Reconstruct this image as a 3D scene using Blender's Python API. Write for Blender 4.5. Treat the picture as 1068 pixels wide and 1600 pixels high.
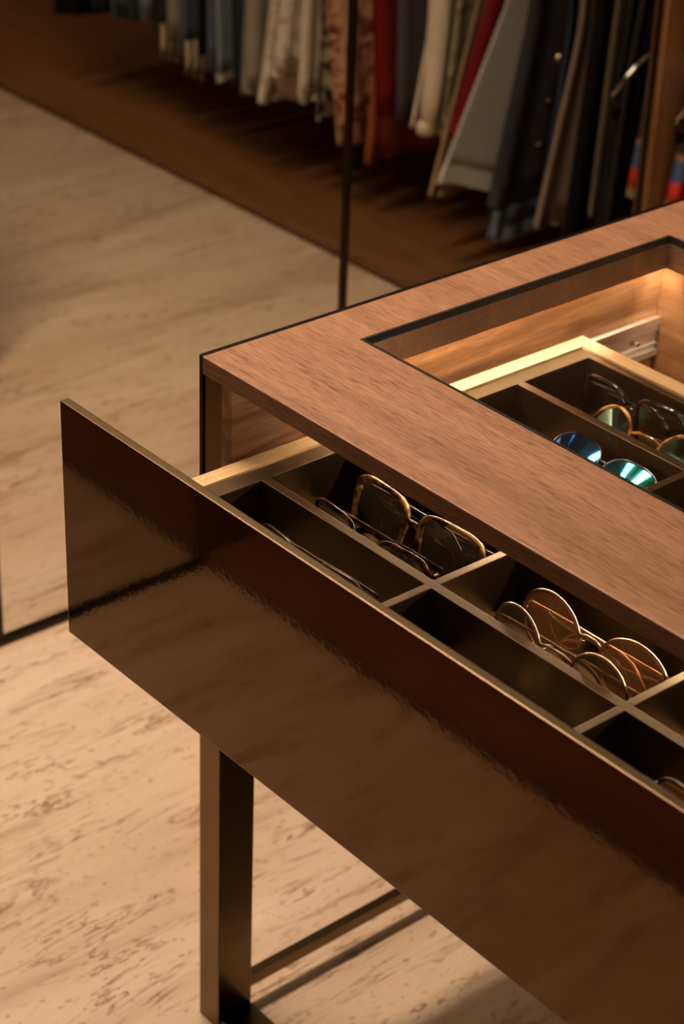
import bpy, bmesh, math, random
from mathutils import Matrix, Vector

random.seed(7)
K = 0.82                      # layout units -> metres
SC = bpy.context.scene
COL = SC.collection
for o in list(bpy.data.objects):
    bpy.data.objects.remove(o, do_unlink=True)

# ------------------------------------------------------------------ camera
cam_d = bpy.data.cameras.new('camera')
cam = bpy.data.objects.new('camera', cam_d)
COL.objects.link(cam)
R = Vector((0.64644716, 0.76218871, 0.03427004))
U = Vector((-0.40322998, 0.30317626, 0.86341748))
F = Vector((-0.64769719, 0.57197248, -0.50332477))
CP = Vector((1.49538072, -1.1242169, 1.81075789))
M = Matrix((R, U, -F)).transposed().to_4x4()
M.translation = CP * K
cam.matrix_world = M
cam_d.sensor_fit = 'VERTICAL'
cam_d.sensor_height = 36.0
cam_d.lens = 3198.5 / 1600 * 36.0
cam_d.clip_start = 0.02
cam_d.dof.use_dof = True
cam_d.dof.focus_distance = (Vector((0.27, 0.05, 0.82)) - CP).dot(F) * K
cam_d.dof.aperture_fstop = 7.5
SC.camera = cam

# ------------------------------------------------------------------ world, exposure, lights
w = bpy.data.worlds.new('room_air')
SC.world = w
w.use_nodes = True
w.node_tree.nodes['Background'].inputs[0].default_value = (1.0, 0.78, 0.58, 1)
w.node_tree.nodes['Background'].inputs[1].default_value = 0.0
vs = SC.view_settings
vs.view_transform = 'Standard'
vs.look = 'None'
vs.gamma = 1.0
vs.use_curve_mapping = False
vs.exposure = 0.0
WARM = (1.0, 0.79, 0.60)
CEIL = 2.98
LIGHTS = [  # x, y centre, length along y (layout units), watts
    (-0.64, 0.06, 1.3, 19.0),
    (0.75, 0.62, 1.3, 1.2),
    (1.85, 0.35, 1.8, 1.2),
]
for (lx, ly, ll, pw) in LIGHTS:
    ld = bpy.data.lights.new('ceiling_light_beam_offscreen', 'AREA')
    ld.shape = 'RECTANGLE'
    ld.size = 0.18 * K
    ld.size_y = ll * K
    ld.energy = pw
    ld.color = WARM
    ld.spread = math.radians(98 if lx < 0 else 115)
    lo = bpy.data.objects.new('ceiling_light_beam_offscreen', ld)
    lo.location = (lx * K, ly * K, (CEIL - 0.024) * K)
    COL.objects.link(lo)


# ------------------------------------------------------------------ materials
def newmat(name):
    m = bpy.data.materials.new(name)
    m.use_nodes = True
    nt = m.node_tree
    nt.nodes.clear()
    out = nt.nodes.new('ShaderNodeOutputMaterial')
    return m, nt, out


def N(nt, t, **kw):
    n = nt.nodes.new(t)
    for k, v in kw.items():
        if k.startswith('i_'):
            n.inputs[k[2:].replace('_', ' ')].default_value = v
        else:
            setattr(n, k, v)
    return n


def ramp(nt, fac, stops, interp='LINEAR'):
    r = nt.nodes.new('ShaderNodeValToRGB')
    r.color_ramp.interpolation = interp
    el = r.color_ramp.elements
    while len(el) < len(stops):
        el.new(0.5)
    for e, (p, c) in zip(el, stops):
        e.position = p
        e.color = (c[0], c[1], c[2], 1) if not isinstance(c, float) else (c, c, c, 1)
    nt.links.new(fac, r.inputs[0])
    return r.outputs[0]


def mapping(nt, scale, rot=(0, 0, 0), coord='Object'):
    tc = nt.nodes.new('ShaderNodeTexCoord')
    mp = nt.nodes.new('ShaderNodeMapping')
    mp.inputs['Scale'].default_value = scale
    mp.inputs['Rotation'].default_value = rot
    nt.links.new(tc.outputs[coord], mp.inputs[0])
    return mp.outputs[0]


def mixc(nt, a, b, fac, mode='MIX'):
    m = nt.nodes.new('ShaderNodeMix')
    m.data_type = 'RGBA'
    m.blend_type = mode
    if isinstance(fac, (int, float)):
        m.inputs[0].default_value = fac
    else:
        nt.links.new(fac, m.inputs[0])
    for s, v in ((6, a), (7, b)):
        if isinstance(v, tuple):
            m.inputs[s].default_value = (v[0], v[1], v[2], 1)
        else:
            nt.links.new(v, m.inputs[s])
    return m.outputs[2]


def noise(nt, vec, scale, detail=4, rough=0.55, dist=0.0):
    n = N(nt, 'ShaderNodeTexNoise')
    n.inputs['Scale'].default_value = scale
    n.inputs['Detail'].default_value = detail
    n.inputs['Roughness'].default_value = rough
    n.inputs['Distortion'].default_value = dist
    nt.links.new(vec, n.inputs['Vector'])
    return n.outputs['Fac']


def principled(nt, out, col, rough=0.5, metal=0.0, bump=None, bstr=0.1, bdist=0.002, **kw):
    p = nt.nodes.new('ShaderNodeBsdfPrincipled')
    if isinstance(col, tuple):
        p.inputs['Base Color'].default_value = (col[0], col[1], col[2], 1)
    else:
        nt.links.new(col, p.inputs['Base Color'])
    if isinstance(rough, float):
        p.inputs['Roughness'].default_value = rough
    else:
        nt.links.new(rough, p.inputs['Roughness'])
    p.inputs['Metallic'].default_value = metal
    for k, v in kw.items():
        p.inputs[k.replace('_', ' ')].default_value = v
    if bump is not None:
        b = nt.nodes.new('ShaderNodeBump')
        b.inputs['Strength'].default_value = bstr
        b.inputs['Distance'].default_value = bdist
        nt.links.new(bump, b.inputs['Height'])
        nt.links.new(b.outputs[0], p.inputs['Normal'])
    nt.links.new(p.outputs[0], out.inputs[0])
    return p


def wood(name, dark, mid, light, axis='x', rough=0.5, s=1.0, pore=0.6, mf=0.45):
    m, nt, out = newmat(name)
    def st(a, b):
        return {'x': (a, b, b), 'y': (b, a, b), 'z': (b, b, a)}[axis]
    big = noise(nt, mapping(nt, st(1.4 * s, 13 * s)), 1.6, 5, 0.6, 0.9)
    mid_ = noise(nt, mapping(nt, st(7.0 * s, 300.0 * s)), 1.5, 4, 0.6)
    fn = noise(nt, mapping(nt, st(42.0 * s, 1000.0 * s)), 1.2, 2, 0.5)
    mx_ = mixc(nt, big, mid_, mf)
    c = ramp(nt, mx_, [(0.36, dark), (0.5, mid), (0.64, light)])
    pr = ramp(nt, fn, [(0.36, (1 - pore, 1 - pore, 1 - pore)), (0.50, (1, 1, 1))])
    c = mixc(nt, c, pr, 0.9, 'MULTIPLY')
    kn = noise(nt, mapping(nt, st(9 * s, 30 * s)), 1.0, 2, 0.4)
    kr = ramp(nt, kn, [(0.17, (0.25, 0.2, 0.17)), (0.21, (1, 1, 1))])
    c = mixc(nt, c, kr, 1.0, 'MULTIPLY')
    principled(nt, out, c, rough, 0.0, fn, 0.25, 0.0005)
    return m


def metal(name, col, rough, bscale=0.0, bstr=0.0, bdist=0.0005, var=0.0):
    m, nt, out = newmat(name)
    if bscale:
        v = mapping(nt, (1, 1, 1))
        b = noise(nt, v, bscale, 2, 0.5)
        c = col
        if var:
            n2 = noise(nt, v, 9, 4, 0.6)
            c = mixc(nt, col, tuple(x * (1 - var) for x in col), n2)
        principled(nt, out, c, rough, 1.0, b, bstr, bdist)
    else:
        principled(nt, out, col, rough, 1.0)
    return m


def plain(name, col, rough=0.5, **kw):
    m, nt, out = newmat(name)
    principled(nt, out, col, rough, 0.0, None, **kw)
    return m


def thin_glass(name, tint, gloss=(1, 1, 1), ior=1.5, rough=0.0, boost=0.0, body=None):
    """thin clear sheet: tinted transmission plus a Fresnel reflection"""
    m, nt, out = newmat(name)
    tr = N(nt, 'ShaderNodeBsdfTransparent')
    tr.inputs[0].default_value = (*tint, 1)
    gl = N(nt, 'ShaderNodeBsdfGlossy')
    gl.inputs['Color'].default_value = (*gloss, 1)
    gl.inputs['Roughness'].default_value = rough
    lw = N(nt, 'ShaderNodeLayerWeight')
    lw.inputs[0].default_value = 0.5
    pw_ = N(nt, 'ShaderNodeMath', operation='POWER')
    pw_.inputs[1].default_value = 5.0
    nt.links.new(lw.outputs['Facing'], pw_.inputs[0])
    ad = N(nt, 'ShaderNodeMath', operation='MULTIPLY_ADD')
    ad.use_clamp = True
    f0 = ((ior - 1) / (ior + 1)) ** 2 + boost
    ad.inputs[1].default_value = 1 - f0
    ad.inputs[2].default_value = f0
    nt.links.new(pw_.outputs[0], ad.inputs[0])
    fac = ad.outputs[0]
    mx = N(nt, 'ShaderNodeMixShader')
    nt.links.new(fac, mx.inputs[0])
    base = tr.outputs[0]
    if body:          # faintly cloudy tinted resin
        df = N(nt, 'ShaderNodeBsdfDiffuse'); df.inputs[0].default_value = (*body[0], 1)
        tl = N(nt, 'ShaderNodeBsdfTranslucent'); tl.inputs[0].default_value = (*body[0], 1)
        m1 = N(nt, 'ShaderNodeMixShader'); m1.inputs[0].default_value = 0.5
        nt.links.new(df.outputs[0], m1.inputs[1]); nt.links.new(tl.outputs[0], m1.inputs[2])
        m2 = N(nt, 'ShaderNodeMixShader'); m2.inputs[0].default_value = body[1]
        nt.links.new(base, m2.inputs[1]); nt.links.new(m1.outputs[0], m2.inputs[2])
        base = m2.outputs[0]
    nt.links.new(base, mx.inputs[1])
    nt.links.new(gl.outputs[0], mx.inputs[2])
    nt.links.new(mx.outputs[0], out.inputs[0])
    return m


def cloth(name, c1, c2=None, scale=40.0, rough=0.9, weave=900.0, stops=None, pat=None):
    m, nt, out = newmat(name)
    v = mapping(nt, (1, 1, 1))
    if stops:
        c = ramp(nt, noise(nt, v, scale, 3, 0.6, 0.6), stops)
    elif c2:
        c = mixc(nt, c1, c2, noise(nt, v, scale, 4, 0.6))
    else:
        c = c1
    wv = noise(nt, v, weave, 2)
    principled(nt, out, c, rough, 0.0, wv, 0.4, 0.0008, Specular_IOR_Level=0.2)
    return m


def emit(name, col, strength):
    m, nt, out = newmat(name)
    e = N(nt, 'ShaderNodeEmission')
    e.inputs[0].default_value = (*col, 1)
    e.inputs[1].default_value = strength
    nt.links.new(e.outputs[0], out.inputs[0])
    return m


def travertine(name):
    m, nt, out = newmat(name)
    a = math.radians(-7)
    v = mapping(nt, (5.2, 0.75, 1), (0, 0, a))
    v2 = mapping(nt, (44, 15, 1), (0, 0, a))
    v3 = mapping(nt, (100, 52, 1), (0, 0, a))
    v4 = mapping(nt, (13, 1.6, 1), (0, 0, a))
    b = noise(nt, v, 1.25, 6, 0.62, 1.2)
    c = ramp(nt, b, [(0.26, (0.34, 0.232, 0.148)), (0.42, (0.46, 0.33, 0.22)), (0.56, (0.52, 0.385, 0.268)), (0.72, (0.57, 0.44, 0.32))])
    s = noise(nt, v4, 1.5, 6, 0.65, 1.6)
    st = ramp(nt, s, [(0.34, (0.60, 0.50, 0.42)), (0.43, (1, 1, 1))])
    c = mixc(nt, c, st, 0.6, 'MULTIPLY')
    ln = noise(nt, mapping(nt, (12, 1.5, 1), (0, 0, a)), 1.4, 5, 0.6, 2.0)
    sb = N(nt, 'ShaderNodeMath', operation='SUBTRACT'); sb.inputs[1].default_value = 0.5
    nt.links.new(ln, sb.inputs[0])
    ab = N(nt, 'ShaderNodeMath', operation='ABSOLUTE'); nt.links.new(sb.outputs[0], ab.inputs[0])
    vl = ramp(nt, ab.outputs[0], [(0.0, (0.28, 0.18, 0.12)), (0.007, (0.55, 0.43, 0.34)), (0.017, (1, 1, 1))])
    brk = ramp(nt, noise(nt, mapping(nt, (9, 5, 1), (0, 0, a)), 1.3, 3), [(0.44, 0.0), (0.60, 1.0)])
    c = mixc(nt, c, mixc(nt, (1, 1, 1), vl, brk), 0.9, 'MULTIPLY')
    n2 = noise(nt, v2, 1.3, 4, 0.6, 0.8)
    p2 = ramp(nt, n2, [(0.30, (0.34, 0.21, 0.13)), (0.37, (1, 1, 1))])
    # pits gather in some of the bands
    band = ramp(nt, noise(nt, v, 2.0, 3), [(0.40, 0.0), (0.60, 1.0)])
    c = mixc(nt, c, mixc(nt, (1, 1, 1), p2, band), 0.95, 'MULTIPLY')
    n3 = noise(nt, v3, 1.2, 3, 0.55)
    p3 = ramp(nt, n3, [(0.30, (0.55, 0.42, 0.32)), (0.40, (1, 1, 1))])
    c = mixc(nt, c, p3, 0.7, 'MULTIPLY')
    principled(nt, out, c, 0.42, 0.0, n2, 0.15, 0.001, Specular_IOR_Level=0.35)
    return m


MT = {}
MT['top'] = wood('walnut_top', (0.215, 0.095, 0.046), (0.28, 0.132, 0.066), (0.345, 0.172, 0.09), 'x', 0.45, 1.2, 0.6)
MT['lining'] = wood('walnut_lining', (0.10, 0.036, 0.014), (0.25, 0.11, 0.044), (0.46, 0.24, 0.11), 'y', 0.38, 1.3, 0.3, 0.12)
MT['lining_x'] = wood('walnut_lining_cross', (0.10, 0.036, 0.014), (0.25, 0.11, 0.044), (0.46, 0.24, 0.11), 'x', 0.38, 1.3, 0.3, 0.12)
MT['drawer'] = wood('ash_drawer', (0.48, 0.28, 0.13), (0.58, 0.37, 0.18), (0.68, 0.47, 0.25), 'y', 0.45, 1.0, 0.25)
MT['drawer_x'] = wood('ash_drawer_cross', (0.48, 0.28, 0.13), (0.58, 0.37, 0.18), (0.68, 0.47, 0.25), 'x', 0.45, 1.0, 0.25)
MT['bronze'] = metal('polished_bronze', (0.128, 0.079, 0.045), 0.05, 190.0, 0.045, 0.0006)
MT['leg'] = metal('bronze_leg', (0.165, 0.110, 0.052), 0.26, 60, 0.05)
MT['tray'] = metal('bronze_tray', (0.185, 0.124, 0.067), 0.38, 300.0, 0.12, 0.0004, 0.25)
MT['steel'] = metal('zinc_steel', (0.86, 0.82, 0.78), 0.42)
MT['black'] = plain('black_seal', (0.008, 0.007, 0.006), 0.4)
MT['blackmetal'] = metal('black_metal', (0.05, 0.033, 0.021), 0.35)
MT['pane'] = thin_glass('clear_pane', (0.96, 0.975, 0.965))
MT['pane_edge'] = plain('pane_green_edge', (0.02, 0.05, 0.04), 0.15)
MT['mirror'] = metal('tinted_mirror', (0.72, 0.695, 0.64), 0.0)
MT['floor'] = travertine('travertine')
MT['joint'] = plain('floor_joint', (0.42, 0.30, 0.20), 0.8)
MT['ward'] = wood('wardrobe_walnut', (0.115, 0.045, 0.015), (0.175, 0.071, 0.025), (0.23, 0.10, 0.036), 'x', 0.45, 0.8, 0.3)
MT['ward_z'] = wood('wardrobe_panel', (0.15, 0.065, 0.024), (0.23, 0.10, 0.037), (0.30, 0.14, 0.052), 'z', 0.45, 0.8, 0.3)
MT['wall'] = plain('plaster_brown', (0.22, 0.16, 0.11), 0.9)
MT['ceil'] = plain('plaster_ceiling', (0.55, 0.47, 0.38), 0.9)
MT['chrome'] = metal('chrome', (0.8, 0.78, 0.75), 0.12)
MT['gold'] = metal('rose_gold', (0.95, 0.68, 0.47), 0.2)
MT['palegold'] = metal('pale_gold', (0.95, 0.78, 0.52), 0.2)
MT['led'] = emit('led_light', (1.0, 0.82, 0.58), 95.0)
MT['lamp'] = emit('lamp_lens', (1.0, 0.78, 0.55), 12.0)

# ------------------------------------------------------------------ mesh helpers
ORG = {}


def mesh_obj(name, verts, faces, mat, parent=None, smooth=False, origin=None, matidx=None):
    """verts in layout units, world coordinates"""
    me = bpy.data.meshes.new(name)
    if parent is not None:
        org = ORG[parent.name]
    elif origin is not None:
        org = Vector(origin)
    else:
        xs = [v[0] for v in verts]; ys = [v[1] for v in verts]; zs = [v[2] for v in verts]
        org = Vector(((min(xs) + max(xs)) / 2, (min(ys) + max(ys)) / 2, min(zs)))
    me.from_pydata([((v[0] - org.x) * K, (v[1] - org.y) * K, (v[2] - org.z) * K) for v in verts], [], faces)
    mats = mat if isinstance(mat, (list, tuple)) else [mat]
    for m_ in mats:
        me.materials.append(MT[m_] if isinstance(m_, str) else m_)
    if matidx:
        for p, i in zip(me.polygons, matidx):
            p.material_index = i
    bm = bmesh.new(); bm.from_mesh(me)
    bmesh.ops.recalc_face_normals(bm, faces=bm.faces)
    bm.to_mesh(me); bm.free()
    if smooth:
        for p in me.polygons:
            p.use_smooth = True
    o = bpy.data.objects.new(name, me)
    COL.objects.link(o)
    if parent is None:
        o.location = org * K
    else:
        o.parent = parent
    ORG[o.name] = org.copy()
    return o


def empty(name, loc):
    o = bpy.data.objects.new(name, None)
    o.empty_display_size = 0.05
    o.location = Vector(loc) * K
    COL.objects.link(o)
    ORG[o.name] = Vector(loc)
    return o


def tag(o, label=None, cat=None, group=None, kind=None):
    if label: o['label'] = label
    if cat: o['category'] = cat
    if group: o['group'] = group
    if kind: o['kind'] = kind
    return o


def boxv(x0, x1, y0, y1, z0, z1, bev=0.0):
    bm = bmesh.new()
    vs_ = [bm.verts.new((x, y, z)) for z in (z0, z1) for y in (y0, y1) for x in (x0, x1)]
    for f in ((0, 1, 3, 2), (4, 6, 7, 5), (0, 4, 5, 1), (2, 3, 7, 6), (0, 2, 6, 4), (1, 5, 7, 3)):
        bm.faces.new([vs_[i] for i in f])
    bmesh.ops.recalc_face_normals(bm, faces=bm.faces)
    if bev > 0:
        bmesh.ops.bevel(bm, geom=bm.edges[:], offset=bev, segments=2, profile=0.6, affect='EDGES')
    bm.verts.index_update()
    v = [tuple(x.co) for x in bm.verts]
    f = [[y.index for y in x.verts] for x in bm.faces]
    bm.free()
    return v, f


def join(*parts):
    V, Fc = [], []
    for v, f in parts:
        b = len(V)
        V += v
        Fc += [[i + b for i in q] for q in f]
    return V, Fc


def box(name, x0, x1, y0, y1, z0, z1, mat, parent=None, bev=0.0008, **kw):
    v, f = boxv(x0, x1, y0, y1, z0, z1, bev)
    return mesh_obj(name, v, f, mat, parent, **kw)


def tube(pts, rad, seg=8, closed=False, flat=1.0, up=Vector((0, 0, 1)), caps=True):
    """swept tube; rad number or list; flat scales the section across `up`"""
    pts = [Vector(p) for p in pts]
    n = len(pts)
    V, Fc = [], []
    for i, p in enumerate(pts):
        a = pts[(i - 1) % n] if (closed or i > 0) else p
        b = pts[(i + 1) % n] if (closed or i < n - 1) else p
        t = (b - a).normalized()
        s = t.cross(up)
        if s.length < 1e-4:
            s = t.cross(Vector((1, 0, 0)))
        s.normalize()
        u2 = s.cross(t).normalized()
        r = rad[i] if isinstance(rad, (list, tuple)) else rad
        for k in range(seg):
            an = 2 * math.pi * k / seg
            V.append(tuple(p + s * (math.cos(an) * r) + u2 * (math.sin(an) * r * flat)))
    m_ = n if closed else n - 1
    for i in range(m_):
        for k in range(seg):
            Fc.append([i * seg + k, i * seg + (k + 1) % seg, ((i + 1) % n) * seg + (k + 1) % seg, ((i + 1) % n) * seg + k])
    if not closed and caps:
        Fc.append(list(range(seg)))
        Fc.append([(n - 1) * seg + k for k in range(seg)])
    return V, Fc


def ring_plate(x0, x1, y0, y1, hx0, hx1, hy0, hy1, z0, z1):
    """rectangular plate with a rectangular hole"""
    V, Fc = [], []
    for z in (z0, z1):
        V += [(x0, y0, z), (x1, y0, z), (x1, y1, z), (x0, y1, z), (hx0, hy0, z), (hx1, hy0, z), (hx1, hy1, z), (hx0, hy1, z)]
    for i in range(4):
        j = (i + 1) % 4
        Fc += [[i, j, j + 4, i + 4], [i + 8, j + 8, j + 12, i + 12], [i, j, j + 8, i + 8], [i + 4, j + 4, j + 12, i + 12]]
    return V, Fc


# ------------------------------------------------------------------ the room
MX = -0.8437            # mirror plane
YW = 1.65               # open front of the wardrobe behind the table
YF = -0.97              # open front of the wardrobe across the aisle
X1 = 2.9
fl = tag(box('floor', MX - 0.05, X1, -1.75, 2.42, -0.05, -0.004, 'joint', bev=0), kind='structure')
for (a, b, c, d) in ((MX - 0.03, 1.75, -0.42, 2.40), (1.752, X1 - 0.01, -0.42, 2.40), (MX - 0.03, 0.86, -1.73, -0.422), (0.862, X1 - 0.01, -1.73, -0.422)):
    box('floor_slab', a, b, c, d, -0.04, 0.0, 'floor', fl, bev=0.0012)
tag(box('ceiling', MX - 0.12, X1 + 0.05, -1.78, 2.46, CEIL, CEIL + 0.05, 'ceil', bev=0), kind='structure')
tag(box('wall_left', MX - 0.10, MX - 0.022, -1.75, 2.42, -0.05, CEIL, 'wall', bev=0), kind='structure')
tag(box('wall_right', X1, X1 + 0.05, -1.75, 2.42, -0.05, CEIL, 'wall', bev=0), kind='structure')
tag(box('wall_back', MX - 0.10, X1 + 0.05, 2.42, 2.47, -0.05, CEIL, 'wall', bev=0), kind='structure')
tag(box('wall_front', MX - 0.10, X1 + 0.05, -1.79, -1.75, -0.05, CEIL, 'wall', bev=0), kind='structure')

LLAB = ['long linear ceiling light over the floor beside the mirrors', 'linear ceiling light over the glass-topped table', 'long linear ceiling light over the open floor far from the mirrors']
for (lx, ly, ll, pw), lab in zip(LIGHTS, LLAB):
    e = empty('ceiling_light_offscreen', (lx, ly, CEIL - 0.02))
    mesh_obj('housing', *ring_plate(lx - 0.106, lx + 0.106, ly - ll / 2 - 0.015, ly + ll / 2 + 0.015, lx - 0.092, lx + 0.092, ly - ll / 2, ly + ll / 2, CEIL - 0.022, CEIL), 'blackmetal', e)
    box('diffuser', lx - 0.092, lx + 0.092, ly - ll / 2, ly + ll / 2, CEIL - 0.018, CEIL - 0.006, 'lamp', e, bev=0)
    tag(e, lab, 'light')

# mirror panels on the left wall
SEAMS = [YF, -0.480, 0.2385, 0.9235, YW - 0.004]
MLAB = ['tinted mirror panel next to the wardrobe across the aisle',
        'tinted mirror panel between the aisle wardrobe panel and the floor-reflecting panel',
        'tinted mirror panel reflecting the travertine floor and the blue and grey garments',
        'tinted mirror panel beside the wooden corner post, reflecting the red and white garments']
for i in range(4):
    a, b = SEAMS[i], SEAMS[i + 1]
    e = empty('mirror_panel', (MX - 0.01, (a + b) / 2, 0))
    box('mirror_glass', MX - 0.012, MX, a + 0.004, b - 0.004, 0.006, 2.75, 'mirror', e, bev=0)
    box('bottom_frame', MX - 0.012, MX + 0.009, a, b, 0.0, 0.010, 'blackmetal', e, bev=0.0006)
    for (s0, s1) in ((a, a + 0.0055), (b - 0.0055, b)):
        box('side_frame', MX - 0.012, MX + 0.005, s0, s1, 0.008, 2.75, 'blackmetal', e, bev=0.0006)
    box('top_frame', MX - 0.012, MX + 0.006, a, b, 2.75, 2.76, 'blackmetal', e, bev=0.0006)
    tag(e, MLAB[i], 'mirror', 'mirror panels along the wall')

# wardrobes
def wardrobe(yf, sgn, label, xs, rail, wm='ward'):
    e = empty('wardrobe', ((xs[0] + xs[-1]) / 2, yf + sgn * 0.35, 0))
    yb = yf + sgn * 0.72
    lo, hi = min(yf, yb), max(yf, yb)
    box('plinth', xs[0], xs[-1], min(yf + sgn * 0.02, yb), max(yf + sgn * 0.02, yb), 0.0, 0.012, 'black', e, bev=0)
    box('base_board', xs[0], xs[-1], lo, hi, 0.012, 0.030, wm, e)
    box('back_panel', xs[0], xs[-1], min(yb, yb + sgn * 0.02), max(yb, yb + sgn * 0.02), 0.0, 2.75, 'ward_z', e, bev=0)
    box('top_board', xs[0], xs[-1], lo, hi, 2.72, 2.75, 'ward', e)
    for x in xs:
        x0 = x if x != xs[-1] else x - 0.025
        box('side_panel', x0, x0 + 0.025, lo, hi, 0.030, 2.72, 'ward_z', e)
    if rail:
        v, f = tube([(xs[0] + 0.02, yf + sgn * 0.36, rail), (xs[-1] - 0.02, yf + sgn * 0.36, rail)], 0.014, 12)
        mesh_obj('hanging_rail', v, f, 'blackmetal', e, True)
    tag(e, label, 'wardrobe')
    return e

wardrobe(YW, 1, 'open walnut wardrobe full of hanging garments behind the table', [-0.853, 2.6], 1.62)
wardrobe(YF, -1, 'open dark walnut wardrobe across the aisle from the drawer front', [-0.853, 2.6], None)

# ------------------------------------------------------------------ the table
W0, W1, D = -0.0055, 1.1745, 0.76
HX0, HX1, HY0, HY1 = 0.0647, 1.1043, 0.1553, 0.6312
tb = empty('display_table', (0.5845, D / 2, 0))
tag(tb, 'glass-topped walnut and bronze accessory table with one open drawer', 'table')
v, f = ring_plate(0.0, 1.169, 0.0, D, HX0, HX1, HY0, HY1, 0.88, 0.90)
o = mesh_obj('tabletop', v, f, 'top', tb)
md = o.modifiers.new('bevel', 'BEVEL'); md.width = 0.0009 * K; md.segments = 2
v, f = ring_plate(HX0 - 0.0005, HX1 + 0.0005, HY0 - 0.0005, HY1 + 0.0005, HX0 + 0.003, HX1 - 0.003, HY0 + 0.003, HY1 - 0.003, 0.8935, 0.9004)
mesh_obj('glass_seal', v, f, 'black', tb)
v, f = boxv(HX0 + 0.0029, HX1 - 0.0029, HY0 + 0.0029, HY1 - 0.0029, 0.892, 0.8998)
o = mesh_obj('glass_pane', v, f, ['pane', 'pane_edge'], tb)
for p in o.data.polygons:
    p.material_index = 0 if abs(p.normal.z) > 0.5 else 1
ft = 0.003
FZ0, FZ1 = 0.8605, 0.8918
box('fascia', HX0 - 0.0002, HX0 + ft, HY0, HY1, FZ0, FZ1, 'top', tb, bev=0.0002)
box('fascia', HX1 - ft, HX1 + 0.0002, HY0, HY1, FZ0, FZ1, 'top', tb, bev=0.0002)
box('fascia', HX0 + ft, HX1 - ft, HY0 - 0.0002, HY0 + ft, FZ0, FZ1, 'top', tb, bev=0.0002)
box('fascia', HX0 + ft, HX1 - ft, HY1 - ft, HY1 + 0.0002, FZ0, FZ1, 'top', tb, bev=0.0002)
# light strips tucked behind the fascia
for (a, b, c, d) in ((0.0505, 0.0595, 0.16, 0.64), (0.065, 1.104, HY1 + 0.0045, HY1 + 0.0125)):
    box('light_strip', a, b, c, d, 0.8765, 0.8799, 'led', tb, bev=0)
box('light_strip', 0.07, 1.10, HY0, HY0 + ft, FZ0 - 0.0022, FZ0 + 0.0001, 'led', tb, bev=0)
# side cheeks, lining, back, bottom
for sx in (0, 1):
    def X(a, b):
        return (a, b) if sx == 0 else (1.169 - b, 1.169 - a)
    box('side_panel', *X(W0, 0.0), 0.0, D, 0.631, 0.9004, 'blackmetal', tb, bev=0.0006)
    box('lining_board', *X(0.0325, 0.0487), 0.0, 0.645, 0.640, 0.88, 'lining', tb, bev=0.0005)
    for (y0, y1) in ((0.0, 0.0504), (D - 0.0504, D)):
        xa, xb = X(W0, 0.032)
        xc, xd = X(0.0002, 0.032)
        lv = join(boxv(xa, xb, y0, y1, 0.0, 0.631, 0.0009))
        mesh_obj('leg', *lv, 'leg', tb)
        box('corner_post', xc, xd, y0 + 0.002, y1 - 0.002, 0.6305, 0.8795, 'leg', tb, bev=0.0006)
    box('stretcher', *X(0.013, 0.026), 0.045, D - 0.045, 0.034, 0.051, 'leg', tb, bev=0.0007)
    sl = box('drawer_slide', *X(0.0487, 0.0515), 0.06, 0.645, 0.739, 0.789, 'steel', tb, bev=0.0008)
    if True:
        g = 0.0515
        for (z0, z1, t) in ((0.779, 0.7895, 0.0048), (0.771, 0.7755, 0.0030), (0.7385, 0.747, 0.0048), (0.7515, 0.755, 0.0030)):
            box('slide_lip', *X(g, g + t), 0.08, 0.645, z0, z1, 'steel', sl, bev=0.0006)
        for (yy, zz) in ((0.600, 0.7655), (0.565, 0.760), (0.612, 0.760)):
            c0, c1 = X(g - 0.0004, g + 0.002)
            pts = [(yy + 0.004 * math.cos(t * math.pi / 6), zz + 0.003 * math.sin(t * math.pi / 6)) for t in range(12)]
            V = [(c0, a, b) for a, b in pts] + [(c1, a, b) for a, b in pts]
            Fc = [list(range(12)), list(range(12, 24))] + [[t, (t + 1) % 12, 12 + (t + 1) % 12, 12 + t] for t in range(12)]
            mesh_obj('slide_screw', V, Fc, 'chrome', sl)
box('inner_back_board', 0.0487, 1.1203, 0.645, 0.662, 0.640, 0.88, 'lining_x', tb, bev=0.0005)
box('back_panel', 0.032, 1.137, D - 0.010, D - 0.001, 0.631, 0.88, 'leg', tb, bev=0.0005)
box('bottom_panel', 0.032, 1.137, 0.0, D - 0.010, 0.631, 0.640, 'blackmetal', tb, bev=0.0005)
box('floor_rail', 0.031, 1.138, 0.003, 0.0515, 0.0, 0.014, 'leg', tb, bev=0.0012)
box('floor_rail', 0.031, 1.138, D - 0.0515, D - 0.003, 0.0, 0.014, 'leg', tb, bev=0.0012)

# the drawer (part of the table), pulled out towards the aisle
ZR = 0.803       # wooden rim
ZT = 0.800       # bronze tray rim
ZB = 0.742       # compartment floor
DX0, DX1 = 0.0567, 1.1123
DYF, DYB = -0.158, 0.507
dr = box('drawer', DX0 + 0.0200, DX1 - 0.0200, DYF, DYB - 0.02, 0.705, 0.715, 'drawer_x', tb, bev=0)
dr['label'] = 'pale wooden drawer with a polished bronze front'
box('side_board', DX0, DX0 + 0.0200, DYF, DYB, 0.70, ZR, 'drawer', dr, bev=0.0008)
box('side_board', DX1 - 0.0200, DX1, DYF, DYB, 0.70, ZR, 'drawer', dr, bev=0.0008)
box('drawer_back', DX0 + 0.0200, DX1 - 0.0200, DYB - 0.0215, DYB, 0.70, ZR, 'drawer_x', dr)
XS = [0.0975, 0.342, 0.351, 0.585, 0.594, 0.828, 0.837, 1.0715]
YS = [-0.110, 0.0, 0.011, 0.120, 0.131, 0.240, 0.251, 0.361, 0.372, 0.475]
XI0, XI1 = DX0 + 0.0201, DX1 - 0.0201
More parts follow.
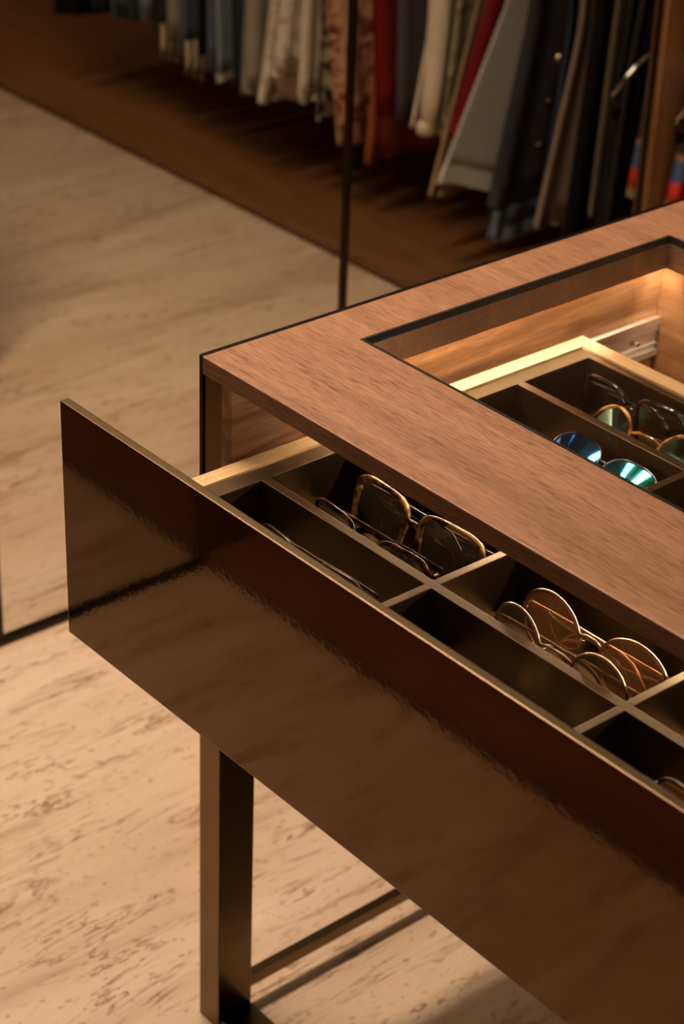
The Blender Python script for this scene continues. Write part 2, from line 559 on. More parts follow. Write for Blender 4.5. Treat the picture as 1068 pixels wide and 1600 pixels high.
# front plate with its bright top edge
v, f = boxv(W0, W1, -0.168, DYF, 0.631, 0.899, 0.0012)
o = mesh_obj('front_plate', v, f, ['bronze', 'tray'], dr)
for p in o.data.polygons:
    p.material_index = 1 if p.normal.z > 0.3 else 0
# bronze tray: rim ring, floor
tv = join(ring_plate(XI0, XI1, DYF, DYB - 0.0217, XS[0], XS[-1], YS[0], YS[-1], ZB - 0.004, ZT),
          boxv(XS[0], XS[-1], YS[0], YS[-1], ZB - 0.004, ZB))
o = mesh_obj('tray', *tv, ['tray'], dr)
md = o.modifiers.new('bevel', 'BEVEL'); md.width = 0.0008 * K; md.segments = 2; md.limit_method = 'ANGLE'
for k in range(1, 8, 2):
    v, f = boxv(XS[0], XS[-1], YS[k], YS[k + 1], ZB, ZT + 0.0002, 0.0009)
    mesh_obj('divider', v, f, 'tray', dr)
for k in range(1, 6, 2):
    for r_ in range(0, 10, 2):
        v, f = boxv(XS[k], XS[k + 1], YS[r_], YS[r_ + 1], ZB, ZT + 0.0001, 0.0009)
        mesh_obj('divider', v, f, 'tray', dr)

# ------------------------------------------------------------------ eyewear
def tortoise(name, dark, mid, amber, lo=0.42, hi=0.62):
    m, nt, out = newmat(name)
    v = mapping(nt, (1, 1, 1))
    n_ = noise(nt, v, 62, 3, 0.5, 0.6)
    c = ramp(nt, n_, [(lo, dark), ((lo + hi) / 2, mid), (hi, amber)])
    principled(nt, out, c, 0.12, 0.0, None, Coat_Weight=0.6, Coat_Roughness=0.03)
    return m


def mirrored_lens(name, c1, c2, c3):
    m, nt, out = newmat(name)
    v = mapping(nt, (1, 1, 1))
    sp = N(nt, 'ShaderNodeSeparateXYZ')
    nt.links.new(v, sp.inputs[0])
    mr = N(nt, 'ShaderNodeMapRange')
    mr.inputs[1].default_value = -0.065
    mr.inputs[2].default_value = 0.065
    nt.links.new(sp.outputs[0], mr.inputs[0])
    c = ramp(nt, mr.outputs[0], [(0.1, c1), (0.5, c2), (0.9, c3)])
    principled(nt, out, c, 0.06, 1.0)
    return m


MT['tort_red'] = tortoise('tortoise_red', (0.012, 0.004, 0.003), (0.07, 0.016, 0.008), (0.30, 0.075, 0.02), 0.46, 0.66)
MT['tort_amber'] = tortoise('tortoise_amber', (0.05, 0.018, 0.007), (0.30, 0.13, 0.03), (0.78, 0.50, 0.16), 0.40, 0.56)
MT['tort_thin'] = tortoise('tortoise_honey', (0.10, 0.03, 0.008), (0.35, 0.12, 0.025), (0.65, 0.33, 0.09), 0.40, 0.60)
MT['acetate'] = plain('black_acetate', (0.006, 0.005, 0.005), 0.1, Coat_Weight=0.5)
MT['lens_smoke'] = thin_glass('lens_smoke', (0.42, 0.36, 0.27), boost=0.12, body=((0.20, 0.13, 0.07), 0.11))
MT['lens_dark'] = thin_glass('lens_dark', (0.10, 0.085, 0.07), boost=0.08)
MT['lens_brown'] = thin_glass('lens_brown', (0.52, 0.33, 0.20), boost=0.13, body=((0.40, 0.15, 0.05), 0.24))
MT['lens_clear'] = thin_glass('lens_clear', (0.78, 0.74, 0.68), boost=0.05)
MT['lens_blue'] = mirrored_lens('lens_blue_mirror', (0.03, 0.16, 0.62), (0.03, 0.22, 0.50), (0.03, 0.30, 0.16))
MT['lens_teal'] = mirrored_lens('lens_teal_mirror', (0.25, 0.62, 0.75), (0.10, 0.38, 0.45), (0.35, 0.70, 0.55))
MT['pad'] = thin_glass('nose_pad_clear', (0.85, 0.82, 0.78), boost=0.10, rough=0.1)


def outline(shape, w, h, side, n=40):
    pts = []
    for i in range(n):
        t = 2 * math.pi * i / n
        c, s = math.cos(t), math.sin(t)
        if shape == 'round':
            x, z = c, s
        elif shape == 'square':
            e = 0.55
            x = math.copysign(abs(c) ** e, c); z = math.copysign(abs(s) ** e, s)
            x *= 1 + 0.08 * z
        elif shape == 'rect':
            e = 0.5
            x = math.copysign(abs(c) ** e, c); z = math.copysign(abs(s) ** e, s)
            x *= 1 + 0.06 * z
        else:            # teardrop aviator
            e = 0.8
            x = math.copysign(abs(c) ** e, c); z = math.copysign(abs(s) ** e, s)
            x = x * (1 + 0.16 * z) + (0.14 * side * (1 - z) * -0.5)
        pts.append((x * w / 2, z * h / 2))
    return pts


def glasses(name, label, group, cx, y, zbot, w, h, gap, shape, rim, frame, lens, yaw=0.0, tilt=0.0, roll=0.0, pads=True, flat=1.3, temple=None, tempmat=None):
    """folded eyewear standing on its rims; cx is the bridge centre; front normal is -y"""
    rot = Matrix.Rotation(yaw, 4, 'Z') @ Matrix.Rotation(tilt, 4, 'X') @ Matrix.Rotation(roll, 4, 'Y')
    org = Vector((cx, y, zbot))
    T = lambda p: tuple(org + rot @ Vector(p))
    e = empty(name, org)
    e.rotation_euler = (0, 0, 0)
    tag(e, label, 'glasses', group)
    wrap = 0.10
    zc = h / 2 + rim
    def bend(x):
        return abs(x) ** 2 * 0.9
    fv = []
    for s in (-1, 1):
        c = s * (gap + w) / 2
        ol = outline(shape, w, h, s)
        pts = [(c + a, bend(c + a), zc + b) for a, b in ol]
        tv_ = tube(pts, rim, 8, True, flat, up=Vector((0, 1, 0)))
        fv.append(tv_)
        # lens, slightly domed
        V = [(c, bend(c) - 0.0022, zc)]
        Fc = []
        n = len(ol)
        for k, fr_ in enumerate((0.35, 0.7, 0.99)):
            for a, b in ol:
                V.append((c + a * fr_, bend(c + a * fr_) - 0.0022 * (1 - fr_ ** 2), zc + b * fr_))
        for i in range(n):
            j = (i + 1) % n
            Fc.append([0, 1 + i, 1 + j])
            Fc.append([1 + i, 1 + n + i, 1 + n + j, 1 + j])
            Fc.append([1 + n + i, 1 + 2 * n + i, 1 + 2 * n + j, 1 + n + j])
        lo_ = mesh_obj('lens', [T(p) for p in V], Fc, lens, e, True)
    # bridge
    zb = zc + h * 0.16
    br = [(-gap / 2 - rim * 0.5, bend(gap / 2), zb), (-gap / 4, -0.001, zb + 0.004), (gap / 4, -0.001, zb + 0.004), (gap / 2 + rim * 0.5, bend(gap / 2), zb)]
    fv.append(tube(br, rim * 1.05, 8))
    # end pieces
    W = gap / 2 + w
    zt = zc + h * (0.02 if shape == 'round' else 0.22)
    for s in (-1, 1):
        fv.append(tube([(s * (W - rim), bend(W), zt), (s * (W + 0.005), bend(W) + 0.004, zt), (s * (W + 0.004), bend(W) + 0.010, zt)], rim * 0.95, 8))
    V, Fc = join(*fv)
    mesh_obj('frame_front', [T(p) for p in V], Fc, frame, e, True)
    # folded temples lie behind the front, one above the other
    tr_ = temple or rim * 0.9
    for k, s in enumerate((-1, 1)):
        yy = bend(W) + 0.011 + 0.006 * k
        L = 2 * W * 0.92
        dz = 0.004 if k == 0 else -0.004
        pts = []
        for i in range(14):
            t = i / 13
            x = s * (W + 0.003) - s * L * t
            z = zt + dz * t - (0.9 * max(0, t - 0.68)) ** 2 * 0.42 * h / 0.05 - 0.004 * t
            pts.append((x, yy + 0.003 * math.sin(t * 3.1), z))
        rad = [tr_ * (1.0 + 0.35 * (i > 9)) for i in range(14)]
        V, Fc = tube(pts, rad, 8, False, 1.5)
        mesh_obj('temple', [T(p) for p in V], Fc, tempmat or frame, e, True)
    if pads:
        for s in (-1, 1):
            c = Vector((s * (gap / 2 - 0.001), bend(gap / 2) + 0.007, zc - h * 0.03))
            V, Fc = [], []
            for i in range(7):
                a = math.pi * i / 6
                for j in range(10):
                    b = 2 * math.pi * j / 10
                    V.append((c.x + 0.0018 * math.sin(a) * math.cos(b), c.y + 0.0042 * math.sin(a) * math.sin(b), c.z + 0.0085 * math.cos(a)))
            for i in range(6):
                for j in range(10):
                    Fc.append([i * 10 + j, i * 10 + (j + 1) % 10, (i + 1) * 10 + (j + 1) % 10, (i + 1) * 10 + j])
            mesh_obj('nose_pad', [T(p) for p in V], Fc, 'pad', e, True)
            V, Fc = tube([(s * (gap / 2 + rim), bend(gap / 2) + 0.001, zc + 0.004), (s * gap / 2, bend(gap / 2) + 0.005, zc + 0.005), tuple(c)], 0.0007, 6)
            mesh_obj('pad_arm', [T(p) for p in V], Fc, tempmat or frame, e, True)
    return e


G1 = 'eyewear stored in the drawer compartments'
zf = ZB + 0.0005
glasses('eyeglasses', 'dark red tortoiseshell rectangular glasses in front of the amber tortoiseshell pair', G1, 0.234, 0.024, zf, 0.062, 0.054, 0.038, 'rect', 0.0024, 'tort_red', 'lens_smoke', 0.0, 0.03, 0.0, pads=False)
glasses('sunglasses', 'large amber tortoiseshell square sunglasses behind the dark red tortoiseshell pair', G1, 0.242, 0.066, zf, 0.079, 0.064, 0.022, 'square', 0.0031, 'tort_amber', 'lens_smoke', 0.0, -0.22, 0.0, pads=False, tempmat='acetate', temple=0.0036)
glasses('sunglasses', 'round pale gold rimmed sunglasses in front of the rose gold round pair', G1, 0.487, 0.028, zf, 0.063, 0.068, 0.038, 'round', 0.0014, 'palegold', 'lens_smoke', 0.0, 0.02, 0.0)
glasses('sunglasses', 'round rose gold sunglasses with brown lenses behind the pale gold pair', G1, 0.494, 0.062, zf, 0.077, 0.069, 0.024, 'round', 0.0019, 'gold', 'lens_brown', 0.0, -0.05, 0.0)
glasses('sunglasses', 'dark rimmed sunglasses standing in the dim corner compartment behind the front plate', G1, 0.247, -0.062, zf, 0.060, 0.067, 0.028, 'square', 0.0018, 'blackmetal', 'lens_dark', 0.0, 0.03, 0.0, pads=False)
glasses('sunglasses', 'thin dark metal sunglasses in the front compartment beside the round gold pairs', G1, 0.472, -0.055, zf, 0.056, 0.046, 0.02, 'aviator', 0.0012, 'blackmetal', 'lens_dark', 0.0, 0.4, 0.0)
glasses('sunglasses', 'brown lens aviator sunglasses in the front compartment beyond the thin dark pair', G1, 0.748, -0.060, zf, 0.060, 0.070, 0.02, 'aviator', 0.0018, 'blackmetal', 'lens_brown', 0.0, -0.05, 0.0)
glasses('sunglasses', 'thick black acetate sunglasses in the compartment beyond the round gold pairs', G1, 0.700, 0.050, zf, 0.066, 0.056, 0.022, 'square', 0.0042, 'acetate', 'lens_dark', 0.0, 0.02, 0.0, pads=False)
glasses('eyeglasses', 'black framed glasses with clear lenses under the glass top', G1, 0.207, 0.428, zf, 0.064, 0.066, 0.020, 'square', 0.0024, 'acetate', 'lens_clear', -0.02, -0.03, -0.05, pads=False)
glasses('sunglasses', 'honey tortoiseshell round sunglasses with teal mirrored lenses under the glass top', G1, 0.254, 0.380, zf + 0.004, 0.058, 0.062, 0.040, 'round', 0.0022, 'tort_thin', 'lens_teal', 0.0, -0.55, -0.04, pads=False)
glasses('sunglasses', 'blue and green mirrored sunglasses lying under the glass top', G1, 0.258, 0.293, zf + 0.016, 0.066, 0.060, 0.014, 'aviator', 0.0014, 'acetate', 'lens_blue', -0.02, -1.0, 0.0, pads=False)

# ------------------------------------------------------------------ garments on the rail
RAIL_Y, RAIL_Z = YW + 0.36, 1.62


def garment(name, label, cat, xv, yh, zh, yt, mat, thick=0.045, depth=0.46, folds=5, amp=0.008, hem_rise=0.0, hem=None, seed=0, zs=1.50, wave=0.0, detail=None):
    """hanging garment; xv = mirrored x seen in the glass, yh/zh front hem corner, yt front edge at z=0.62"""
    rnd = random.Random(seed * 31 + 5)
    x0 = 2 * MX - xv
    ph = [rnd.uniform(0, 6.28) for _ in range(4)]
    rows, n = 22, 26
    V, Fc = [], []
    for r_ in range(rows):
        t = r_ / (rows - 1)
        z = zh + (zs - zh) * t
        # front edge line
        if z < 0.62:
            k = (z - zh) / max(0.62 - zh, 0.01)
            yf = yh + (yt - yh) * k
        else:
            k = (z - 0.62) / (zs - 0.62)
            yf = yt + (RAIL_Y - 0.20 - yt) * (k ** 0.8) * 0.85
        yb = yf + depth * (1 - 0.25 * t)
        if z > zs - 0.12:
            k = (z - (zs - 0.12)) / 0.12
            yf += (RAIL_Y - 0.05 - yf) * k ** 1.5
            yb += (RAIL_Y + 0.05 - yb) * k ** 1.5
        th = thick * (1.0 - 0.35 * t) * 0.5
        fa = amp * (1 - 0.7 * t)
        ring = []
        for side in (1, -1):
            for i in range(n):
                s = i / (n - 1)
                if side == -1:
                    s = 1 - s
                yy = yf + (yb - yf) * (0.5 - 0.5 * math.cos(math.pi * s))
                prof = (max(0.0, math.sin(math.pi * (0.5 - 0.5 * math.cos(math.pi * s))))) ** 0.45
                xx = x0 + side * th * prof + fa * math.sin(folds * 6.28 * s + ph[0] + 0.8 * t) + fa * 0.6 * math.sin(folds * 3.7 * s + ph[1] + 2.0 * t) + wave * math.sin(3 * t + ph[2])
                zz = z + (1 - t) ** 3 * (hem_rise * (yy - yf) + 0.006 * math.sin(9 * s + ph[3]))
                ring.append((xx, yy, zz))
        V += ring
    m2 = 2 * n
    for r_ in range(rows - 1):
        for i in range(m2):
            j = (i + 1) % m2
            Fc.append([r_ * m2 + i, r_ * m2 + j, (r_ + 1) * m2 + j, (r_ + 1) * m2 + i])
    # closed hem, drawn up inside
    b = len(V)
    for i in range(m2):
        xx, yy, zz = V[i]
        V.append((x0 + (xx - x0) * 0.8, yy, zz + 0.012))
    for i in range(m2):
        Fc.append([i, (i + 1) % m2, b + (i + 1) % m2, b + i])
    for i in range(n - 1):
        Fc.append([b + i, b + i + 1, b + m2 - 2 - i, b + m2 - 1 - i])
    for i in range(n - 1):
        Fc.append([(rows - 1) * m2 + i, (rows - 1) * m2 + i + 1, (rows - 1) * m2 + m2 - 2 - i, (rows - 1) * m2 + m2 - 1 - i])
    org = (x0, (yh + depth / 2), zh)
    e = empty(name, org)
    body = mesh_obj('cloth', V, Fc, mat, e, True)
    if hem:      # a stitched hem band just proud of the cloth
        HV, HF = [], []
        for lv in (0, 1):
            for i in range(m2):
                a = Vector(V[i]); c = Vector(V[m2 + i])
                p = a.lerp(c, min(1.0, lv * hem[1] / max((c - a).length, 1e-4)))
                d = Vector((p.x - x0, 0, 0))
                d = d.normalized() * 0.0022 if d.length > 1e-5 else d
                q = p + d
                if i in (0, m2 - 1): q.y -= 0.0022
                HV.append(tuple(q))
        for i in range(m2):
            HF.append([i, (i + 1) % m2, m2 + (i + 1) % m2, m2 + i])
        mesh_obj('hem_band', HV, HF, hem[0], e, True)
    if detail:
        detail(e, x0, yh, zh, yt)
    tag(e, label, cat, 'garments on the wardrobe rail')
    # its hanger, above the picture
    h = empty('clothes_hanger', (x0, RAIL_Y, zs + 0.003))
    V1 = tube([(x0, RAIL_Y - 0.05, zs + 0.009), (x0, RAIL_Y, zs + 0.016), (x0, RAIL_Y + 0.05, zs + 0.009)], 0.006, 6)
    mesh_obj('shoulder_bar', *V1, 'ward_z', h, True)
    pts = [(x0, RAIL_Y, zs + 0.014), (x0, RAIL_Y + 0.004, zs + 0.05)] + [(x0, RAIL_Y + 0.017 * math.cos(a), RAIL_Z + 0.017 * math.sin(a)) for a in (-0.6, 0.2, 0.9, 1.57, 2.2, 2.9)]
    mesh_obj('hook', *tube(pts, 0.0022, 6), 'chrome', h, True)
    tag(h, 'hanger of the ' + label, 'hanger', 'hangers on the wardrobe rail')
    return e


def c_(name, a, b=None, **kw):
    MT[name] = cloth(name, a, b, **kw)
    return name

c_('c_grey', (0.52, 0.51, 0.45), (0.44, 0.43, 0.38))
c_('c_grey_band', (0.58, 0.56, 0.49))
c_('c_charcoal', (0.022, 0.021, 0.024), (0.040, 0.036, 0.038), scale=18)
c_('c_denimgrey', (0.12, 0.15, 0.19), (0.07, 0.09, 0.12), scale=22)
c_('c_navy', (0.022, 0.034, 0.058), (0.035, 0.05, 0.08))
c_('c_taupe', (0.26, 0.18, 0.125), (0.18, 0.125, 0.09))
c_('c_black', (0.006, 0.0055, 0.0055))
c_('c_black2', (0.010, 0.008, 0.008))
c_('c_olivecream', (0.15, 0.125, 0.075))
c_('c_burgundy', (0.24, 0.012, 0.016), (0.17, 0.008, 0.012))
c_('c_camo', None, scale=30, stops=[(0.35, (0.09, 0.075, 0.045)), (0.5, (0.24, 0.20, 0.12)), (0.66, (0.36, 0.30, 0.20))])
c_('c_tan', (0.40, 0.26, 0.15), (0.26, 0.16, 0.09), scale=60)
c_('c_cream', (0.72, 0.62, 0.48), (0.60, 0.49, 0.35), scale=24, weave=420)
c_('c_slate', (0.085, 0.082, 0.09), (0.05, 0.048, 0.055))
c_('c_red', (0.27, 0.014, 0.010), (0.16, 0.010, 0.008))
c_('c_rust', (0.24, 0.050, 0.018))
c_('c_floral', None, scale=34, stops=[(0.36, (0.10, 0.030, 0.022)), (0.47, (0.36, 0.15, 0.09)), (0.56, (0.62, 0.38, 0.24)), (0.70, (0.20, 0.09, 0.04))])
c_('c_ivory', (0.62, 0.54, 0.44), (0.50, 0.42, 0.33), scale=30)
c_('c_lace', None, scale=80, stops=[(0.36, (0.40, 0.33, 0.25)), (0.5, (0.70, 0.62, 0.53)), (0.7, (0.78, 0.70, 0.62))])
c_('c_print', None, scale=28, stops=[(0.44, (0.02, 0.018, 0.018)), (0.5, (0.45, 0.38, 0.28)), (0.7, (0.58, 0.48, 0.36))])
c_('c_jean1', (0.10, 0.125, 0.165), (0.06, 0.08, 0.11), scale=26)
c_('c_jean2', (0.20, 0.235, 0.27), (0.11, 0.135, 0.165), scale=26)
c_('c_jean3', (0.045, 0.055, 0.075), (0.03, 0.036, 0.05), scale=26)
c_('c_stone', (0.34, 0.30, 0.24), (0.24, 0.21, 0.17), scale=26)
c_('c_fringe', (0.42, 0.33, 0.21), (0.28, 0.21, 0.12), scale=60)


def buttons(e, x0, yh, zh, yt):
    for k in range(3):
        z = zh + 0.12 + 0.09 * k
        y = yh + (yt - yh) * (z - zh) / (0.62 - zh) + 0.085
        V, Fc = [], []
        for a in range(12):
            V.append((x0 - 0.028, y + 0.011 * math.cos(a * math.pi / 6), z + 0.011 * math.sin(a * math.pi / 6)))
        for a in range(12):
            V.append((x0 - 0.034, y + 0.009 * math.cos(a * math.pi / 6), z + 0.009 * math.sin(a * math.pi / 6)))
        Fc = [list(range(12)), list(range(12, 24))] + [[t, (t + 1) % 12, 12 + (t + 1) % 12, 12 + t] for t in range(12)]
        mesh_obj('button', V, Fc, 'palegold' if k == 2 else 'blackmetal', e)


def knit_sleeve(e, x0, yh, zh, yt):
    """two hanging sleeves with ribbed cuffs and a bobble"""
    for (dy, dx, zb, r0) in ((0.030, -0.027, zh - 0.004, 0.028), (0.088, -0.027, zh - 0.012, 0.028)):
        pts, rad = [], []
        for i in range(12):
            t = i / 11
            z = zb + (1.2 - zb) * t
            pts.append((x0 + dx, yh + dy + (yt - yh) * 0.9 * t + 0.004 * math.sin(9 * t), z))
            rad.append(r0 * (0.82 + 0.5 * t ** 0.7))
        V, Fc = tube(pts, rad, 14, False, 0.75)
        s = mesh_obj('sleeve', V, Fc, 'c_cream', e, True)
        p = Vector(pts[0])
        V, Fc = tube([tuple(p + Vector((0, 0, a))) for a in (-0.002, 0.006, 0.020, 0.026)], [r0 * 0.84, r0 * 0.98, r0 * 0.98, r0 * 0.86], 14, False, 0.75)
        mesh_obj('cuff', V, Fc, 'c_cream', s, True)
    c = Vector((x0 - 0.030, yh + 0.100, zh - 0.024))
    V, Fc = [], []
    for i in range(9):
        a = math.pi * i / 8
        for j in range(14):
            b = 2 * math.pi * j / 14
            rr = 0.024 * (1 + 0.08 * math.sin(7 * b + i * 2))
            V.append((c.x + rr * math.sin(a) * math.cos(b), c.y + rr * math.sin(a) * math.sin(b), c.z + rr * math.cos(a)))
    for i in range(8):
        for j in range(14):
            Fc.append([i * 14 + j, i * 14 + (j + 1) % 14, (i + 1) * 14 + (j + 1) % 14, (i + 1) * 14 + j])
    mesh_obj('bobble', V, Fc, 'c_cream', e, True)


def fringe(e, x0, yh, zh, yt):
    for k in range(7):
        y = yh + 0.012 + 0.022 * k
        L = 0.05 + 0.03 * ((k * 37) % 5) / 5
        V, Fc = tube([(x0 - 0.012, y, zh + 0.03), (x0 - 0.016, y - 0.003, zh - L * 0.5), (x0 - 0.013, y - 0.001, zh - L)], [0.006, 0.005, 0.007], 6)
        mesh_obj('tassel', V, Fc, 'c_fringe', e, True)


P = [
    # name, label, category, xv, yh, zh, yt, material, options
    ('dress', 'long black dress hanging beside the red, white and blue scarf', 'dress', -1.005, 1.709, 0.140, 1.737, 'c_black', dict(thick=0.05)),
    ('trousers', 'olive cream trousers showing thin pale edges between the black dresses', 'trousers', -1.062, 1.757, 0.281, 1.770, 'c_olivecream', dict(thick=0.018, amp=0.003)),
    ('dress', 'black dress hanging next to the taupe trousers', 'dress', -1.118, 1.743, 0.120, 1.778, 'c_black2', dict(thick=0.05)),
    ('trousers', 'taupe brown trousers hanging between the black dress and the navy trousers', 'trousers', -1.190, 1.736, 0.215, 1.818, 'c_taupe', dict(thick=0.048, amp=0.006)),
    ('trousers', 'navy trousers hanging next to the taupe brown trousers', 'trousers', -1.245, 1.809, 0.240, 1.845, 'c_navy', dict(thick=0.04)),
    ('denim_jacket', 'charcoal denim jacket with metal buttons next to the light grey skirt', 'jacket', -1.310, 1.723, 0.230, 1.799, 'c_charcoal', dict(thick=0.055, amp=0.006, detail=buttons)),
    ('jeans', 'faded blue grey jeans with a flared hem below the charcoal denim jacket', 'jeans', -1.375, 1.800, 0.121, 1.890, 'c_denimgrey', dict(thick=0.05, amp=0.012, hem=('c_jean2', 0.03))),
    ('skirt', 'light grey skirt with a wide stitched hem', 'skirt', -1.442, 1.701, 0.247, 1.872, 'c_grey', dict(thick=0.052, amp=0.004, folds=2, hem_rise=-0.30, hem=('c_grey_band', 0.04))),
    ('dress', 'long tan dress whose frayed hem shows below the light grey skirt', 'dress', -1.522, 1.751, 0.184, 1.867, 'c_tan', dict(thick=0.03, hem_rise=-0.15)),
    ('blouse', 'burgundy blouse edge showing beside the light grey skirt', 'blouse', -1.490, 1.770, 0.320, 1.866, 'c_burgundy', dict(thick=0.022, amp=0.003)),
    ('blouse', 'olive patterned blouse between the burgundy blouse and the cream cardigan', 'blouse', -1.552, 1.810, 0.315, 1.836, 'c_camo', dict(thick=0.03)),
    ('cardigan', 'cream knitted cardigan with long sleeves and a bobble', 'cardigan', -1.632, 1.787, 0.291, 1.843, 'c_cream', dict(thick=0.05, amp=0.005, detail=knit_sleeve)),
    ('trousers', 'dark slate trousers between the cream cardigan and the red dress', 'trousers', -1.676, 1.796, 0.287, 1.781, 'c_slate', dict(thick=0.055, amp=0.007)),
    ('dress', 'red dress hanging next to the floral dress', 'dress', -1.712, 1.758, 0.300, 1.729, 'c_red', dict(thick=0.05, amp=0.006)),
    ('trousers', 'rust coloured trousers whose legs show below the red dress', 'trousers', -1.757, 1.779, 0.175, 1.805, 'c_rust', dict(thick=0.045, amp=0.008)),
    ('dress', 'pink and brown floral dress beside the black and cream blouse', 'dress', -1.826, 1.761, 0.202, 1.698, 'c_floral', dict(thick=0.085, amp=0.012, folds=4)),
    ('blouse', 'black and cream printed blouse next to the floral dress', 'blouse', -1.905, 1.750, 0.245, 1.752, 'c_print', dict(thick=0.045)),
    ('tunic', 'ivory tunic hanging between the printed blouse and the lace blouse', 'tunic', -1.955, 1.742, 0.271, 1.759, 'c_ivory', dict(thick=0.05)),
    ('blouse', 'white lace blouse with a scalloped hem', 'blouse', -2.020, 1.694, 0.309, 1.741, 'c_lace', dict(thick=0.06, amp=0.010, folds=7)),
    ('dress', 'ivory slip dress hanging longer than the white lace blouse', 'dress', -2.085, 1.728, 0.227, 1.784, 'c_ivory', dict(thick=0.05, amp=0.010)),
    ('shirt', 'stone coloured shirt between the ivory slip dress and the dark jeans', 'shirt', -2.145, 1.732, 0.231, 1.746, 'c_stone', dict(thick=0.05, amp=0.010)),
    ('jeans', 'dark indigo jeans next to the stone coloured shirt', 'jeans', -2.200, 1.738, 0.235, 1.73, 'c_jean3', dict(thick=0.045)),
    ('jeans', 'faded light blue jeans between two pairs of dark jeans', 'jeans', -2.245, 1.738, 0.24, 1.72, 'c_jean2', dict(thick=0.04, amp=0.008, hem=('c_stone', 0.02))),
    ('jeans', 'slate blue jeans next to the faded light blue jeans', 'jeans', -2.290, 1.74, 0.255, 1.735, 'c_jean1', dict(thick=0.045)),
    ('jacket', 'black jacket hanging between the slate blue jeans and the fringed top', 'jacket', -2.338, 1.742, 0.28, 1.74, 'c_black2', dict(thick=0.05)),
    ('top', 'dark blue fringed top with tan tassels', 'top', -2.395, 1.735, 0.27, 1.73, 'c_jean1', dict(thick=0.05, detail=fringe)),
    ('skirt', 'stone grey skirt beside the dark blue fringed top', 'skirt', -2.450, 1.742, 0.285, 1.735, 'c_stone', dict(thick=0.045, amp=0.012)),
    ('top', 'charcoal fringed top with tan tassels', 'top', -2.500, 1.738, 0.285, 1.73, 'c_charcoal', dict(thick=0.05, detail=fringe)),
    ('shorts', 'mid blue denim shorts beside the charcoal fringed top', 'shorts', -2.560, 1.74, 0.30, 1.735, 'c_jean2', dict(thick=0.05)),
    ('jeans', 'deep blue jeans next to the denim shorts', 'jeans', -2.620, 1.742, 0.29, 1.735, 'c_jean3', dict(thick=0.05)),
    ('shirt', 'grey blue shirt hanging next to the deep blue jeans', 'shirt', -2.690, 1.74, 0.28, 1.735, 'c_jean1', dict(thick=0.055)),
    ('jacket', 'dim navy jacket hanging near the far end of the rail', 'jacket', -2.770, 1.74, 0.28, 1.735, 'c_navy', dict(thick=0.06)),
    ('coat', 'dim black coat hanging beyond the navy jacket', 'coat', -2.860, 1.74, 0.25, 1.735, 'c_black', dict(thick=0.07)),
    ('coat', 'dim charcoal coat hanging at the far end of the rail', 'coat', -2.960, 1.74, 0.22, 1.735, 'c_charcoal', dict(thick=0.07)),
]
XV = sorted([p_[3] for p_ in P] + [2 * MX + 0.735])
for i, (nm, lab, cat, xv, yh, zh, yt, mat, kw) in enumerate(P):
    gap_ = min(abs(xv - q_) for q_ in XV if q_ != xv)      # neighbours touch but do not cross
    am = kw.get('amp', 0.008)
    am = min(am, gap_ * 0.14)
    kw['amp'] = am
    kw['thick'] = max(0.008, min(kw.get('thick', 0.045), gap_ - 3.2 * am))
    garment(nm, lab, cat, xv, yh, zh, yt, mat, seed=i, **kw)

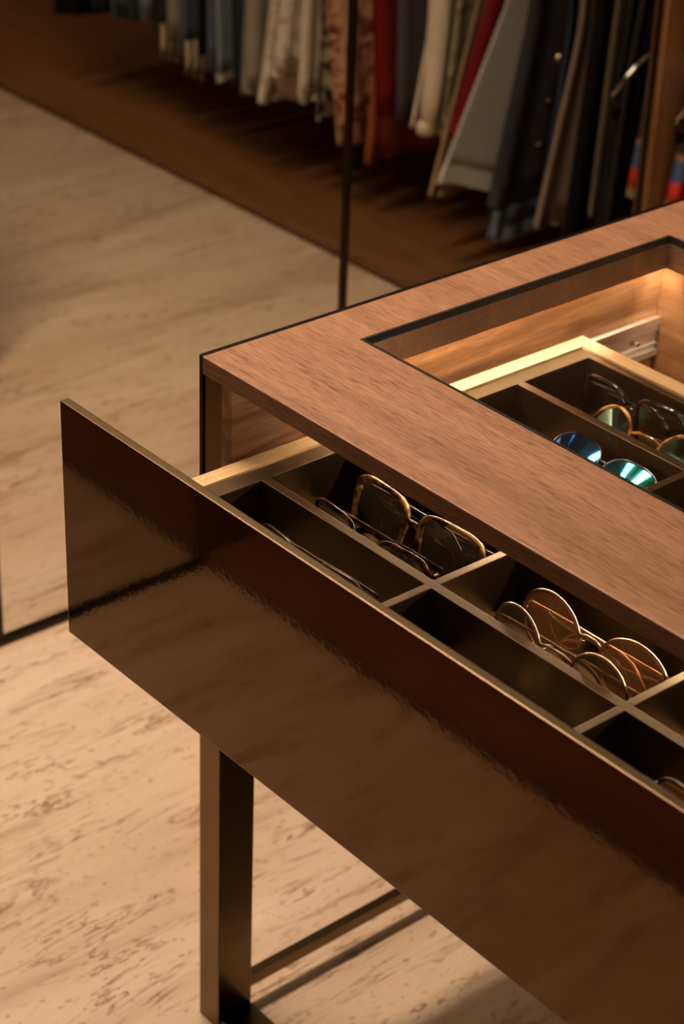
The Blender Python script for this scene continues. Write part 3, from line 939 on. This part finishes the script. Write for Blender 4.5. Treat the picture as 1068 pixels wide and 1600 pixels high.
# red, white and blue scarf beside the corner post
def scarf():
    x0 = -0.800
    m, nt, out = newmat('c_tricolour')
    sp = N(nt, 'ShaderNodeSeparateXYZ')
    nt.links.new(mapping(nt, (1, 1, 1)), sp.inputs[0])
    nz = noise(nt, mapping(nt, (1, 1, 1)), 30, 2)
    ad = N(nt, 'ShaderNodeMath', operation='MULTIPLY_ADD')
    ad.inputs[1].default_value = 0.03
    nt.links.new(nz, ad.inputs[0]); nt.links.new(sp.outputs[2], ad.inputs[2])
    ml = N(nt, 'ShaderNodeMath', operation='MULTIPLY'); ml.inputs[1].default_value = 1.0 / K
    nt.links.new(ad.outputs[0], ml.inputs[0])
    wh, rd, bl, bk, og = (0.70, 0.64, 0.56), (0.60, 0.02, 0.012), (0.035, 0.085, 0.19), (0.012, 0.011, 0.012), (0.42, 0.14, 0.04)
    zz = lambda z: z - 0.35
    c = ramp(nt, ml.outputs[0], [(0.0, wh), (0.035, wh), (0.040, rd), (0.078, rd), (0.084, bl), (0.115, bl), (0.122, og), (0.130, bk), (0.215, bk), (0.22, bl), (0.265, bl), (0.27, wh), (0.30, wh), (0.305, rd), (0.34, rd), (0.35, bk)])
    principled(nt, out, c, 0.75, 0.0)
    MT['c_tricolour'] = m
    V, Fc = [], []
    rows, n = 24, 9
    for r_ in range(rows):
        t = r_ / (rows - 1)
        z = 0.40 + (1.5 - 0.40) * t
        yc = 1.672 + 0.09 * t + 0.010 * math.sin(6 * t)
        for side in (1, -1):
            for i in range(n):
                s = i / (n - 1)
                if side < 0: s = 1 - s
                V.append((x0 + side * 0.008 + 0.010 * math.sin(7 * s + 3 * t), yc + 0.055 * s * (0.7 + 0.3 * t), z + 0.02 * s * (1 - t)))
    m2 = 2 * n
    for r_ in range(rows - 1):
        for i in range(m2):
            Fc.append([r_ * m2 + i, r_ * m2 + (i + 1) % m2, (r_ + 1) * m2 + (i + 1) % m2, (r_ + 1) * m2 + i])
    for b in (0, (rows - 1) * m2):
        for i in range(n - 1):
            Fc.append([b + i, b + i + 1, b + m2 - 2 - i, b + m2 - 1 - i])
    o = mesh_obj('scarf', V, Fc, 'c_tricolour', None, True)
    tag(o, 'red, white and blue scarf hanging beside the wooden corner post', 'scarf')

scarf()


def clip_hanger():
    x0 = -0.765
    e = empty('clip_hanger', (x0, 1.78, 0.56))
    top = (x0, RAIL_Y, RAIL_Z - 0.55)
    V, Fc = tube([(x0, 1.630, 0.600), (x0, 1.70, 0.652), (x0, 1.86, 0.72), (x0, RAIL_Y, 0.76), (x0, RAIL_Y + 0.16, 0.72), (x0, RAIL_Y + 0.30, 0.64)], 0.0042, 10)
    mesh_obj('shoulder_bar', V, Fc, 'chrome', e, True)
    pts = [(x0, RAIL_Y, 0.76), (x0, RAIL_Y, RAIL_Z - 0.03)] + [(x0, RAIL_Y + 0.017 * math.cos(a), RAIL_Z + 0.017 * math.sin(a)) for a in (-0.6, 0.2, 0.9, 1.57, 2.2, 2.9)]
    mesh_obj('hook', *tube(pts, 0.0025, 8), 'chrome', e, True)
    for y in (1.640, RAIL_Y + 0.28):
        pts = [(x0, y + 0.011 * math.cos(a * math.pi / 8), 0.582 + 0.012 * math.sin(a * math.pi / 8)) for a in range(16)]
        c = mesh_obj('clip', *tube(pts, 0.003, 8, True, up=Vector((1, 0, 0))), 'blackmetal', e, True)
        box('clip_jaw', x0 - 0.006, x0 + 0.006, y - 0.010, y + 0.012, 0.552, 0.572, 'blackmetal', c)
    tag(e, 'chrome clip hanger holding a black garment beside the corner post', 'hanger')

clip_hanger()
garment('trousers', 'black trousers held by the chrome clip hanger beside the corner post', 'trousers', 2 * MX + 0.735, 1.665, 0.12, 1.70, 'c_black2', thick=0.035, depth=0.40, seed=77)
garment('dress', 'black dress hanging between the clipped trousers and the long black dress', 'dress', 2 * MX + 0.700 + 0.03, 1.70, 0.12, 1.76, 'c_black', thick=0.03, depth=0.42, seed=78) if False else None
